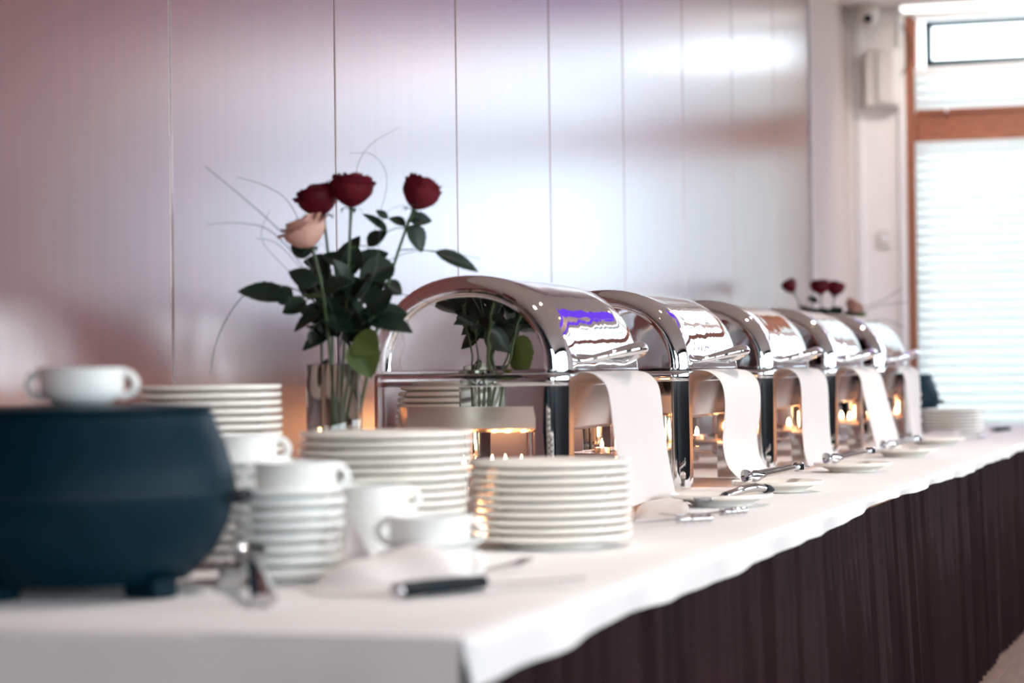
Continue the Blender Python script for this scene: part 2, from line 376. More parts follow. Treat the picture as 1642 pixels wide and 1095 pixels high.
for (x0, x1, y0, y1) in ((-1.1, .6, -1.5, -1.05), (-1.1, .6, 1.05, 1.5), (-1.1, -.7, -1.05, 1.05), (.2, .6, -1.05, 1.05)):
    ch = MB().box(x0, x1, y0, y1, -.06, -.0005, .004).build('channel', 'cornice', o)
    MB().box(x0 + .01, x1 - .01, y0 + .01, y1 - .01, -.066, -.0605).build('diffuser', 'led', ch, False)
for k, (x, y) in enumerate([(11.3, -.9), (11.7, .1)]):
    o = thing('pendant_lamp', 'warm globe pendant lamp %s under the violet light frame' % ['toward the room', 'toward the panelled wall'][k], 'lamp', (x, y, CEIL))
    MB().lathe([(.05, -.03), (.05, -.0005)], 20).build('canopy', 'cornice', o)
    MB().tube([(0, 0, -.03), (0, 0, -.35)], .004, 6).build('cord', 'black', o)
    MB().lathe([(.012, -.53), (.07, -.51), (.105, -.46), (.11, -.43), (.09, -.37), (.03, -.345)], 24).build('globe', 'bulb', o)

# ------------------------------------------------------------------ buffet table, cloth, skirt
TX0, TX1, TY0, TY1 = 2.62, 12.3, .875, 2.05
o = thing('buffet_table', 'long buffet table hidden under white cloth and dark skirt', 'table', (0, 0, 0))
MB().box(TX0 + .01, TX1 - .01, TY0 + .012, TY1 - .01, TZ - .035, TZ - .006, .004).build('table_top', 'tabletop', o, False)
for x in (TX0 + .15, 5.2, 7.6, 10, TX1 - .2):
    for y in (TY0 + .12, TY1 - .12):
        MB().tube([(x, y, 0), (x, y, TZ - .035)], .02, 10).build('leg', 'alu', o)
def interp(t, pts):
    for (a, b), (c, d) in zip(pts, pts[1:]):
        if t <= c: return b + (d - b) * max(0, (t - a)) / (c - a)
    return pts[-1][1]
def drop(x):
    d = interp(x, [(2.62, .060), (3.03, .058), (3.47, .047), (3.77, .050), (4.42, .049), (4.84, .042), (5.4, .033), (5.87, .023), (6.5, .029), (7.35, .034), (9.4, .028), (12.4, .028)])
    return d + .003 * math.sin(x * 5.1 + 1) + .0015 * math.sin(x * 13)
RC = .012
def cloth_fn(u, v):
    # u along x (negative part hangs over the near end), v along y toward the front
    s = u * (TX1 - TX0 + .42) - .42
    x = TX0 + max(s, 0)
    # v: 0 back edge .. .8 front edge .. 1 hem
    if v <= .7:
        y = TY1 - (TY1 - TY0) * (v / .7); d = 0
    else:
        y = TY0; d = (v - .7) / .3
    z = TZ
    if s < 0:
        if v > .7: y = TY0 - .001
        hang = -s
        x = TX0 - min(hang, RC) * .8 - .010 * math.sin(y * 9 + 1) * min(1, hang * 4) - .006 * math.sin(y * 21) * min(1, hang * 4)
        z = TZ - max(0, hang - RC * .5) - (.006 * math.sin(y * 8) if hang > .01 else 0)
        return (x, y, z)
    if d > 0:
        D = drop(x) * d
        y = TY0 - RC * math.sin(min(1, D / RC * .8) * math.pi / 2) - .004 * math.sin(x * 11) * d - .003 * math.sin(x * 23 + 2) * d
        z = TZ - max(0, D - .002) if D > .004 else TZ - D * .3
    else:
        z = TZ + .0006 * math.sin(x * 5) * math.sin(y * 7)
    return (x, y, z)
mb = MB(); NU, NV = 560, 40
mb.grid(cloth_fn, NU, NV)
tag(mb.build('tablecloth', 'cloth', sharp=70), 'white tablecloth covering the long buffet table with a ragged overhang', 'tablecloth')
# skirt: pleated sheet on the front and round the near end
rnd = random.Random(3)
ph = []; x = TX0
path = []
while x < TX1:
    p = rnd.uniform(.045, .10); a = rnd.uniform(.014, .026)
    for k in range(8):
        t = k / 8
        path.append((x + p * t, a * (math.sin(2 * math.pi * t) + .35 * math.sin(4 * math.pi * t + 1)), rnd.uniform(-.003, .003) if k == 0 else 0))
    x += p
def skirt_mesh():
    mb = MB(); n = len(path); rows = 7; vs = []; fs = []
    drift = 0
    for i, (x, dy, dx) in enumerate(path):
        drift += dx
        for j in range(rows):
            t = j / (rows - 1)
            lean = .018 * math.sin(x * 2.3) * t + .012 * math.sin(x * 6.1 + 1) * t
            vs.append((x + lean, TY0 + .026 + dy * (.45 + .65 * t) - .016 * t * (.5 + .5 * math.sin(x * 1.3)), TZ - .02 - (TZ - .028) * t))
    for i in range(n - 1):
        for j in range(rows - 1):
            fs.append((i * rows + j, i * rows + j + 1, (i + 1) * rows + j + 1, (i + 1) * rows + j))
    return mb.add(vs, fs)
tag(skirt_mesh().build('table_skirt', 'skirt', sharp=75), 'dark brown pleated satin skirt hanging from table front to floor', 'table skirt')

# ------------------------------------------------------------------ chafing dishes
DL, DW, DR, DH = .64, .43, .042, .295
def rrect(x0, x1, y0, y1, r, n=8):
    pts = []
    for cx, cy, a0 in ((x1 - r, y0 + r, -90), (x1 - r, y1 - r, 0), (x0 + r, y1 - r, 90), (x0 + r, y0 + r, 180)):
        for k in range(n + 1):
            a = R(a0 + 90 * k / n); pts.append((cx + r * math.cos(a), cy + r * math.sin(a)))
    return pts
def ring(mb, rings, cap0=False, cap1=False):
    n = len(rings[0][0]); vs = []; fs = []
    for pts, z in rings: vs += [(p[0], p[1], z) for p in pts]
    for i in range(len(rings) - 1):
        for k in range(n):
            l = (k + 1) % n; fs.append((i * n + k, i * n + l, (i + 1) * n + l, (i + 1) * n + k))
    if cap0: fs.append(tuple(range(n - 1, -1, -1)))
    if cap1: fs.append(tuple(range((len(rings) - 1) * n, len(rings) * n)))
    return mb.add(vs, fs)
def dish_meshes():
    D = {}
    ins = lambda d: rrect(d, DL - d, d, DW - d, max(.004, DR - d))
    # rim band, closed ring section
    D['rim_band'] = ring(MB(), [(ins(.001), .268), (ins(0), .270), (ins(0), .290), (ins(.002), .2945), (ins(.010), .295), (ins(.012), .290), (ins(.012), .268), (ins(.001), .268)]).mesh('rim_band', 'steel', sharp=50)
    # corner leg: quarter-round sheet column, slightly flared opening at its top
    n = 10; pth = [(.026 + DR, 0, 1)]
    base = [(DR + .022, 0)] + [(DR - DR * math.sin(R(90 * k / n)), DR - DR * math.cos(R(90 * k / n))) for k in range(n + 1)] + [(0, DR + .022)]
    def legcol(off, z, ext):
        out = []
        for k, (x, y) in enumerate(base):
            if k == 0: x += ext
            if k == len(base) - 1: y += ext
            # inward offset
            cx, cy = DR, DR
            dx, dy = (x - cx, y - cy)
            if k == 0: out.append((x, y + off))
            elif k == len(base) - 1: out.append((x + off, y))
            else:
                l = math.hypot(dx, dy); out.append((cx + dx * (1 - off / l), cy + dy * (1 - off / l)))
        return [(p[0], p[1], z) for p in out]
    zs = [(0, 0), (.005, 0), (.20, 0), (.235, .006), (.255, .018), (.2685, .040)]
    mb = MB(); N = len(base)
    outer = [legcol(0, z, e) for z, e in zs]; inner = [legcol(.0025, z, e) for z, e in zs]
    vs = [p for r_ in outer for p in r_] + [p for r_ in inner for p in r_]; K = len(zs) * N; fs = []
    for i in range(len(zs) - 1):
        for k in range(N - 1):
            a, b, c, d = i * N + k, i * N + k + 1, (i + 1) * N + k + 1, (i + 1) * N + k
            fs += [(b, a, d, c), (K + a, K + b, K + c, K + d)]
        a, d = i * N, (i + 1) * N; fs.append((a, K + a, K + d, d)); a += N - 1; d += N - 1; fs.append((K + a, a, d, K + d))
    for k in range(N - 1):
        fs.append((k, k + 1, K + k + 1, K + k)); q = (len(zs) - 1) * N + k; fs.append((q + 1, q, K + q, K + q + 1))
    D['leg'] = mb.add(vs, fs).mesh('leg', 'steel', sharp=50)
    D['end_panel'] = MB().box(.003, .006, DR + .01, DW - DR - .01, .226, .2695, .0005).mesh('end_panel', 'steel', False)
    # water pan (open-topped, tapered)
    D['water_pan'] = ring(MB(), [(rrect(.045, DL - .045, .045, DW - .045, .04), .172), (rrect(.03, DL - .03, .03, DW - .03, .04), .18),
                                 (rrect(.014, DL - .014, .014, DW - .014, .035), .284), (rrect(.02, DL - .02, .02, DW - .02, .035), .284), (rrect(.035, DL - .035, .035, DW - .035, .04), .188)], True, True).mesh('water_pan', 'steel_in', sharp=50)
    # lid: half-cylinder with rounded ends and a stepped flat end panel
    H = .203; zb = .2985; cy = DW / 2
    def arc(x, inset, n=28):
        out = []
        ry, rz = DW / 2 - inset, H - inset
        for k in range(n + 1):
            a = math.pi * k / n
            c, s = math.cos(a), math.sin(a)
            out.append((x, cy - ry * math.copysign(abs(c) ** .92, c), zb + max(0, rz * s ** .92 if s > 0 else 0)))
        return out
    secs = []
    e = .034
    end = [(.010, e + .022), (.010, e + .012), (.004, e + .009), (.0, e + .004), (.0, e)]
    end += [(e - e * math.cos(R(t)), e - e * math.sin(R(t))) for t in (15, 30, 45, 60, 75, 90)]
    for x, i in end: secs.append(arc(x, i))
    for k in range(1, 8): secs.append(arc(e + (DL - 2 * e) * k / 8, 0))
    for x, i in reversed(end): secs.append(arc(DL - x, i))
    mb = MB(); n = 29; vs = [p for s in secs for p in s]; fs = []
    for i in range(len(secs) - 1):
        for k in range(n - 1): fs.append((i * n + k, i * n + k + 1, (i + 1) * n + k + 1, (i + 1) * n + k))
        fs.append((i * n + n - 1, i * n, (i + 1) * n, (i + 1) * n + n - 1))
    fs.append(tuple(range(n - 1, -1, -1))); q = (len(secs) - 1) * n; fs.append(tuple(range(q, q + n)))
    D['lid'] = mb.add(vs, fs).mesh('lid', 'steel_lid', sharp=38)
    D['lid_flange'] = ring(MB(), [(ins(.004), .2955), (ins(-.003), .2965), (ins(-.003), .3015), (ins(.003), .3035), (ins(.012), .3035), (ins(.012), .2955), (ins(.004), .2955)]).mesh('lid_flange', 'steel', sharp=50)
    # bowed bar handle on the front
    pts = []; rad = []
    for k in range(19):
        t = k / 18; a = math.pi * t
        out = .088 * math.sin(a) ** .55
        pts.append((.15 + .34 * t + .02 * math.sin(2 * a), -out + .012, .318 + .028 * math.sin(a) ** .7)); rad.append(.010 + .009 * math.sin(a))
    D['handle'] = MB().tube(pts, rad, 12, flat=.75).mesh('handle', 'steel', sharp=60)
    D['hinge'] = MB().box(.20, .26, DW - .006, DW + .012, .275, .318, .004).mesh('hinge', 'steel')
    D['burner_shelf'] = ring(MB(), [(rrect(.06, DL - .06, .10, DW - .10, .03), .078), (rrect(.055, DL - .055, .095, DW - .095, .03), .082), (rrect(.055, DL - .055, .095, DW - .095, .03), .088), (rrect(.06, DL - .06, .10, DW - .10, .03), .088), (rrect(.062, DL - .062, .102, DW - .102, .03), .083)], True, True).mesh('burner_shelf', 'steel_in', sharp=50)
    D['cross_bar'] = MB().tube([(.3, .008, 0.082), (.3, DW - .008, .082)], .004, 8).mesh('cross_bar', 'steel')
    return D
DM = dish_meshes()
DISH_X0, DISH_Y, PITCHX = 4.776, 1.365, 1.10
dish_labels = ['nearest mirror-polished roll-top chafing dish, beside the rose vase', 'second roll-top chafing dish from the near end of the table',
               'middle roll-top chafing dish of the row of five', 'fourth roll-top chafing dish from the near end, just before the last',
               'farthest roll-top chafing dish, in front of the far roses']
def napkin_fn(kind):
    r_ = random.Random(kind); n0 = [r_.uniform(-1, 1) for _ in range(6)]
    # centre line (y outward negative, z) from inside the pan, over the rim, out and down to the table
    lines = [
        [(.05, .285), (.02, .2935), (-.010, .2955), (-.035, .288), (-.055, .265), (-.062, .225), (-.066, .17), (-.074, .11), (-.084, .05), (-.092, .012)],
        [(.05, .285), (.02, .2935), (-.010, .2955), (-.040, .288), (-.062, .265), (-.068, .225), (-.064, .17), (-.055, .11), (-.065, .05), (-.10, .010)],
        [(.05, .285), (.02, .2935), (-.010, .2955), (-.040, .288), (-.060, .262), (-.066, .22), (-.068, .17), (-.07, .11), (-.076, .05), (-.088, .010)],
        [(.05, .285), (.02, .2935), (-.010, .2955), (-.045, .288), (-.068, .262), (-.078, .22), (-.090, .17), (-.105, .11), (-.12, .05), (-.13, .012)],
        [(.05, .285), (.02, .2935), (-.010, .2955), (-.040, .288), (-.058, .262), (-.064, .22), (-.066, .17), (-.068, .11), (-.072, .05), (-.078, .012)]]
    L = lines[kind]
    def cr(t):
        t *= len(L) - 1; i = min(int(t), len(L) - 2); f = t - i
        p0, p1, p2, p3 = L[max(i - 1, 0)], L[i], L[i + 1], L[min(i + 2, len(L) - 1)]
        return [.5 * (2 * p1[k] + (p2[k] - p0[k]) * f + (2 * p0[k] - 5 * p1[k] + 4 * p2[k] - p3[k]) * f * f + (3 * p1[k] - p0[k] - 3 * p2[k] + p3[k]) * f ** 3) for k in (0, 1)]
    x0, x1 = .11 + .012 * n0[0], .565 + .012 * n0[1]
    def fn(u, v):
        y, z = cr(v)
        low = max(0, v - .35) / .65
        x = x0 + (x1 - x0) * u + low * (.03 * n0[2] + (.025 if kind == 1 and u < .3 else 0)) 
        y += .010 * low * math.sin(u * 5 + n0[3] * 3) - .022 * low * (u - .5) * n0[4]
        z = max(z + .008 * low * low * n0[5] * (u - .5) * 2, .002)
        return (x, y, z)
    return fn
nap_labels = ['white napkin hanging from the front of the nearest chafing dish', 'curling white napkin hanging from the second chafing dish',
              'white napkin hanging from the middle chafing dish', 'flared white napkin hanging from the fourth chafing dish', 'white napkin hanging straight from the farthest chafing dish']
nap_names = ['nearest', 'second', 'middle', 'fourth', 'farthest']
ring_ord = ['leftmost', 'second', 'third', 'fourth', 'rightmost']
cup_m = MB().lathe([(.0185, 0), (.0195, .002), (.0195, .016), (.0185, .016), (.018, .012)], 20).mesh('tealight_cup', 'tin')
wax_m = MB().lathe([(.018, .003), (.018, .0125), (.006, .0120)], 18).mesh('tealight_wax', 'wax')
fl_m = MB().lathe([(.0008, 0), (.003, .003), (.0048, .009), (.0042, .015), (.002, .022), (.0004, .027)], 12).mesh('tealight_flame', 'flame')
for i in range(5):
    x0 = DISH_X0 + PITCHX * i
    d = thing('chafing_dish', dish_labels[i], 'chafing dish', (x0, DISH_Y, TZ + .0015), 0, 'roll-top chafing dishes along the table')
    for nm in ('rim_band', 'water_pan', 'lid', 'burner_shelf'): link(nm, DM[nm], d)
    lid = [c for c in d.children if c.name.startswith('lid')][0]
    link('lid_flange', DM['lid_flange'], lid)
    h = link('handle', DM['handle'], lid)
    for sx, sy, x, y, rz in ((1, 1, 0, 0, 0), (1, 1, DL, 0, 90), (1, 1, DL, DW, 180), (1, 1, 0, DW, 270)):
        link('leg', DM['leg'], d, (x, y, 0), (0, 0, R(rz)))
    link('end_panel', DM['end_panel'], d); link('end_panel', DM['end_panel'], d, (DL - .009, 0, 0))
    link('hinge', DM['hinge'], d); link('hinge', DM['hinge'], d, (.18, 0, 0)); link('cross_bar', DM['cross_bar'], d)
    n = MB().grid(napkin_fn(i), 22, 40, .0016).build('napkin', 'napkin', sharp=80)
    n.location = (x0, DISH_Y, TZ + .001); tag(n, nap_labels[i], 'napkin', 'napkins hung from the chafing dishes')
    spots = [(.20, .13), (.20, .20), (.215, .27), (.20, .30)] if i == 0 else [(.15, .15), (.22, .20), (.15, .26)]
    spots = [(.13, .135), (.16, .18), (.13, .20), (.15, .27)] if i == 0 else spots
    for k, (tx, ty) in enumerate(spots):
        t = thing('tealight', '%s lit tealight on the shelf under the %s chafing dish' % (ring_ord[k], nap_names[i]), 'candle', (x0 + tx, DISH_Y + ty, TZ + .0015 + .083), 0, 'tealights under the chafing dishes')
        link('cup', cup_m, t); link('wax', wax_m, t); link('flame', fl_m, t, (0, 0, .0125))
    l = bpy.data.lights.new('tealight_glow', 'POINT'); l.energy = 1.0; l.color = (1, .42, .16); l.shadow_soft_size = .02
    lo = bpy.data.objects.new('tealight_glow', l); col.objects.link(lo); lo.location = (x0 + .17, DISH_Y + .2, TZ + .13)

# ------------------------------------------------------------------ crockery
def plate_mesh(Rp, name, m='china', h=.024):
    p = [(.56 * Rp, 0), (.585 * Rp, 0), (.60 * Rp, .004), (.66 * Rp, .008), (.80 * Rp, h * .55), (.975 * Rp, h - .0085), (.995 * Rp, h - .0065), (Rp, h - .004), (.999 * Rp, h - .001), (.99 * Rp, h + .0006),
         (.96 * Rp, h), (.80 * Rp, h * .62 + .0042), (.66 * Rp, .0125), (.58 * Rp, .0075), (.3 * Rp, .0068)]
    p = [(.3 * Rp, .0035), (.55 * Rp, .003)] + p
    return MB().lathe(p, 48).mesh(name, m, sharp=60)
def stack(name, cat, mesh, c, n, pitch, tail, group, jitter=.002, shrink=None, z0=TZ + .001):
    rr = random.Random(n * 7 + int(c.x * 100))
    for k in range(n):
        o = link(name, mesh, None, (c.x + rr.uniform(-jitter, jitter), c.y + rr.uniform(-jitter, jitter), z0 + k * pitch), (0, 0, rr.uniform(0, 6.28)))
        if shrink: s = shrink(k, n); o.scale = (s, s, 1)
        q = n - 1 - k
        lab = ('topmost plate' if q == 0 else ('bottom plate' if k == 0 else '%s plate from the top' % ORD[q])).replace('plate', name.replace('_', ' ') if name != 'plate' else 'plate')
        tag(o, lab + ' ' + tail, cat, group)
PLATE = plate_mesh(.138, 'dinner_plate')
PLATE_L = plate_mesh(.142, 'dinner_plate_wide')
SAUCER = plate_mesh(.081, 'soup_saucer', 'china2', .022)
SIDE = plate_mesh(.112, 'side_plate', 'china', .026)
def centre(px, Z):
    """table point under pixel column px at depth Z"""
    a, b = 600., 1200.
    for _ in range(50):
        m_ = (a + b) / 2; p = tab(px, m_); z = (p - CAM).dot(fw)
        if z > Z: a = m_
        else: b = m_
    return tab(px, m_)
stack('plate', 'plate', PLATE, centre(335, 4.45), 19, .0143, 'of the tall white stack behind the black kettle', 'plates of the tall stack by the wall')
stack('plate', 'plate', PLATE_L, centre(620, 3.98), 14, .0139, 'of the middle white stack below the rose vase', 'plates of the stack before the vase', shrink=lambda k, n: .90 + .10 * min(1, k / (n - 4)))
stack('plate', 'plate', PLATE, centre(885, 4.14), 10, .0138, 'of the white stack in front of the nearest chafing dish', 'plates of the stack before the nearest chafing dish')
stack('plate', 'plate', PLATE, centre(1527, 10.42), 7, .0143, 'of the far stack at the end of the table', 'plates of the far stack', jitter=.001)

# two-handled soup cups
cup_b = MB().lathe([(.036, 0), (.041, .001), (.044, .004), (.0545, .009), (.0582, .018), (.0588, .030), (.0585, .046), (.059, .050), (.0568, .0505), (.0556, .046), (.0555, .026), (.050, .012), (.03, .007)], 44).mesh('cup_body', 'china2', sharp=60)
hp = []
for k in range(13):
    a = R(-95 + 190 * k / 12); hp.append((.055 + .021 * max(math.cos(a), -.1), 0, .027 + .017 * math.sin(a)))
cup_h = MB().tube(hp, [.0055] * 13, 10, flat=1.0, up=Vector((0, 1, 0))).mesh('cup_handle', 'china2', sharp=80)
view_rz = TH - math.pi / 2
def soup_cup(c, z, label, group, rz=None):
    o = thing('soup_cup', label, 'cup', (c.x, c.y, z), view_rz if rz is None else rz, group)
    link('bowl', cup_b, o); link('handle', cup_h, o); link('handle', cup_h, o, None, (0, 0, math.pi))
    return o
# stack of saucers with a cup on top
B = centre(463, 3.52)
stack('saucer', 'saucer', SAUCER, B, 8, .0165, 'of the saucer stack right of the kettle', 'saucers beside the kettle', jitter=.003)
soup_cup(B + r0 * .012, TZ + .001 + 7 * .0165 + .008, 'white soup cup on top of the saucer stack right of the kettle', 'soup cups', view_rz + .2)
C_ = centre(388, 3.80)
stack('saucer', 'saucer', SAUCER, C_, 10, .0165, 'of the hidden saucer stack between kettle and plates', 'saucers behind the kettle', jitter=.003)
soup_cup(C_, TZ + .001 + 9 * .0165 + .008, 'white soup cup on the rear saucer stack below the tall plate stack', 'soup cups', view_rz - .1)
Dc = centre(596, 3.80)
for k in range(3):
    soup_cup(Dc, TZ + .001 + k * .0375, ['bottom', 'middle', 'upper'][k] + ' white soup cup of the pile before the middle plate stack', 'soup cups', view_rz + .15)
Ec = centre(690, 3.47)
for k in range(2):
    soup_cup(Ec, TZ + .001 + k * .0465, ['lower white soup cup behind the crumpled napkin', 'upper white soup cup behind the crumpled napkin'][k], 'soup cups', view_rz - .12)
# far end: cups pile
Fc = centre(1452, 10.3)
for k in range(5):
    soup_cup(Fc, TZ + .001 + k * .0375, ['bottom', 'fourth', 'middle', 'second', 'top'][k] + ' white soup cup of the far pile beside the last napkin', 'far soup cups', 1.1)

# ------------------------------------------------------------------ soup kettles
def kettle(c, label, rz=0):
    o = thing('soup_kettle', label, 'soup kettle', (c.x, c.y, TZ + .001), rz); o.scale = (1.05, 1.05, 1)
    prof = [(.13, .018), (.150, .019), (.164, .032), (.186, .058), (.203, .092), (.2115, .125), (.213, .137), (.2135, .150), (.209, .178), (.199, .210), (.188, .236), (.186, .247), (.180, .250), (.17, .250)]
    MB().lathe(prof, 72).build('body', 'pot', o)
    MB().lathe([(.2125, .1385), (.2155, .139), (.2155, .1465), (.2125, .147)], 72).build('seam_band', 'potband', o)
    MB().lathe([(.175, .2503), (.181, .2505), (.184, .254), (.180, .258), (.10, .262), (.03, .263)], 64).build('lid', 'pot', o)
    for k in range(4):
        a = R(45 + 90 * k) + .14
        f = MB().box(-.03, .03, -.022, .022, 0, .03, .004).build('foot', 'pot', o); f.location = (.142 * math.cos(a), .142 * math.sin(a), 0); f.rotation_euler = (0, 0, a)
    for s in (0, 1):
        a = s * math.pi
        MB().tube([(.195 * math.cos(a), -.045, .128), (.222 * math.cos(a), -.04, .132), (.230 * math.cos(a), 0, .133), (.222 * math.cos(a), .04, .132), (.195 * math.cos(a), .045, .128)], .009, 10).build('side_handle', 'black', o)
    d = MB().lathe([(.02, 0), (.02, .012), (.016, .016)], 20).build('dial', 'potband', o); d.location = (-.17, 0, .05); d.rotation_euler = (0, R(-115), 0)
    return o
K1 = centre(121, 3.38)
kettle(K1, 'big black round soup kettle at the near left table corner', view_rz)
soup_cup(K1 + r0 * .012, TZ + .001 + .2632, 'white two-handled soup cup standing on the near black kettle', 'soup cups', view_rz)
K2 = centre(1426, 10.95)
kettle(K2, 'far black soup kettle in front of the window', view_rz)

# ------------------------------------------------------------------ serving plates with tongs
def tongs(c, z, ang, label, tilt=0):
    o = thing('serving_tongs', label, 'tongs', (c.x, c.y, z), ang)
    for s in (-1, 1):
        # arm: channel strip from hinge (x=.11) to claw (x=-.11)
        pts = [(.112, s * .002, .030), (.09, s * .009, .031), (.03, s * .016, .027), (-.05, s * .020, .022), (-.085, s * .020, .019)]
        MB().tube(pts, [.006, .0085, .0085, .0075, .008], 8, flat=.8).build('arm', 'cutlery', o)
        # scalloped claw: cupped grid with toothed edge
        def claw(u, v, s=s):
            a = (u - .5) * 2.2
            tooth = .004 * (1 if int(u * 12) % 2 else 0) * (1 if v > .95 else 0)
            return (-.083 - .040 * v - tooth, s * (.010 + .013 * math.cos(a) * (1 - .45 * v)), .018 + .016 * math.sin(a) * (.6 + .4 * math.sin(v * 2.2)))
        MB().grid(claw, 12, 5, .0012).build('claw', 'cutlery', o)
    MB().box(.100, .124, -.012, .012, .020, .042, .004).build('hinge', 'cutlery', o)
    MB().tube([(.124, -.010, .031), (.142, -.012, .030), (.150, 0, .030), (.142, .012, .030), (.124, .010, .031)], .003, 8).build('pull_ring', 'cutlery', o)
    return o
SP = [(1158, 5.30), (1247, 5.86), (1368, 6.90), (1450, 7.98)]
sp_lab = ['white side plate with a curved spoon handle, before the nearest napkin', 'white side plate with tongs before the second chafing dish',
          'white side plate with tongs before the middle chafing dish', 'white side plate with tongs before the fourth chafing dish']
tg_lab = [None, 'steel tongs on the side plate before the second chafing dish', 'steel tongs on the side plate before the middle chafing dish', 'steel tongs on the side plate before the fourth chafing dish']
for i, (px, Z) in enumerate(SP):
    c = centre(px, Z)
    o = link('side_plate', SIDE, None, (c.x, c.y, TZ + .001)); tag(o, sp_lab[i], 'plate', 'side plates for the serving tools')
    if tg_lab[i]:
        tongs(c + Vector((-.01, .005, 0)), TZ + .0255, view_rz + [0, .92, .90, .95][i], tg_lab[i])
# far plate near the farthest dish
c = centre(1500, 9.1); o = link('side_plate', SIDE, None, (c.x, c.y, TZ + .001)); tag(o, 'white side plate before the farthest chafing dish near far stack', 'plate', 'side plates for the serving tools')

def along(p, q): 
    d = q - p; return math.atan2(d.y, d.x), d.length
def spoon(p_tip, p_end, label, name='serving_spoon', bowl=.034, thick=.005, lift=0.0):
    """spoon with bowl at p_tip and handle end at p_end (world points)"""
    d = p_end - p_tip; L = d.length
    o = thing(name, label, 'spoon', p_tip)
    o.rotation_euler = d.to_track_quat('X', 'Z').to_euler()
    def bf(u, v):
        a = (u - .5) * math.pi; b = (v - .5) * math.pi
        r_ = bowl * math.cos(b)
        return (.0 + bowl * 1.5 * (math.sin(b) + 1), r_ * math.sin(a), -bowl * .45 * math.cos(a) * math.cos(b) + .012)
    MB().grid(bf, 14, 14, .0016).build('spoon_bowl', 'cutlery', o)
    pts = [(bowl * 2.9, 0, .012), (bowl * 3.6, 0, .018 + lift), (L * .55, 0, .020 + lift * 1.3), (L * .8, 0, .014 + lift), (L, 0, .005)]
    MB().tube(pts, [thick * .9, thick * .8, thick, thick * 1.3, thick * 1.5], 10, flat=.5).build('handle', 'cutlery', o)
    return o
# spoon on nearest side plate: bowl inside plate at left, handle over the rim to the right
c = centre(1158, 5.30)
o = thing('serving_ladle', 'serving ladle with thick curved steel grip on the nearest side plate', 'spoon', (c.x, c.y, TZ + .008))
def W_(px, py, Z): return at(px, py, Z) - Vector((c.x, c.y, TZ + .008))
g0, g1, g2, g3 = W_(1150, 801, 5.24), W_(1180, 789, 5.26), W_(1212, 781, 5.30), W_(1240, 785, 5.36)
MB().tube([g0, g0.lerp(g1, .5) + Vector((0, 0, .001)), g1, g1.lerp(g2, .5) + Vector((0, 0, .002)), g2, g2.lerp(g3, .55)], [.006, .0085, .009, .0092, .009, .008], 12).build('handle', 'cutlery', o)
MB().tube([g2.lerp(g3, .5), g2.lerp(g3, .75), g3], [.0098, .0095, .004], 12).build('end_cap', 'black', o)
MB().tube([g0.lerp(g1, .35), g0.lerp(g1, .5)], [.0098, .0100], 12).build('collar', 'black', o)
MB().grid(lambda u, v: (g0.x - .03 + .030 * math.sin((v - .5) * math.pi) , g0.y + .02 + .026 * math.cos((v - .5) * math.pi) * math.sin((u - .5) * math.pi), .016 - .013 * math.cos((v - .5) * math.pi) * math.cos((u - .5) * math.pi)), 12, 12, .0015).build('spoon_bowl', 'cutlery', o)
# near spoon between kettle and saucers, handle toward viewer
spoon(centre(398, 3.42) + Vector((0, 0, .050)), centre(424, 3.12) + Vector((0, 0, .006)), 'steel serving spoon propped between the kettle and saucers', bowl=.024, thick=.012)

def knife(p_end, p_tip, label, name, handle_m, hl, ornate=False, fork=False, w=.011):
    ang, L = along(p_end, p_tip)
    o = thing(name, label, 'fork' if fork else 'knife', (p_end.x, p_end.y, TZ + .002), ang)
    if ornate:
        prof = []; n = 24
        pts = []; rad = []
        for k in range(n + 1):
            t = k / n; pts.append((hl * t, 0, .0085)); rad.append(.0052 + .0030 * abs(math.sin(t * 4.5 * math.pi)) + (.001 if t < .1 else 0))
        MB().tube(pts, rad, 12, flat=.9).build('handle', handle_m, o)
    else:
        pts = [(0, 0, .011), (.01, 0, .011), (hl * .3, 0, .012), (hl * .7, 0, .013), (hl, 0, .013)]
        MB().tube(pts, [w * .7, w, w * 1.0, w * .95, w * .85], 12, flat=.75).build('handle', handle_m, o)
        MB().tube([(-.010, 0, .011), (-.006, 0, .011), (.001, 0, .011)], [.004, w * .85, w * .8], 12, flat=.75).build('end_cap', 'cutlery', o)
    if fork:
        MB().tube([(hl - .002, 0, .009), (hl + .05, 0, .008), (L - .07, 0, .010)], [.0045, .0035, .005], 8, flat=.6).build('neck', 'cutlery', o)
        for k in range(4):
            yy = -.009 + .006 * k
            MB().tube([(L - .072, yy * .5, .010), (L - .055, yy, .009), (L - .02, yy, .012), (L, yy, .016)], [.003, .0018, .0016, .0009], 6).build('tine', 'cutlery', o)
    else:
        b = MB(); vs = []
        def bl(u, v):
            x = hl - .002 + (L - hl) * u
            ww = w * 1.1 * (1 - max(0, u - .75) ** 2 * 10)
            return (x, -ww * .6 + ww * 1.3 * v, .0075 + .0025 * (1 - u) + .001 * math.sin(v * math.pi))
        MB().grid(bl, 14, 4, .0015).build('blade', 'cutlery', o)
    return o
# near black-handled serving fork and knife in front of the napkin
knife(tab(640, 962), tab(640, 962) + (tab(800, 953) - tab(640, 962)) * 1.7 + Vector((.10, 0, 0)), 'black-handled serving knife lying in front of the crumpled napkin', 'serving_knife', 'black', .142, w=.0145)
knife(tab(690, 945), tab(848, 912), 'black-handled serving fork with tines pointing to the plate stack', 'serving_fork', 'black', .09, fork=True, w=.010)
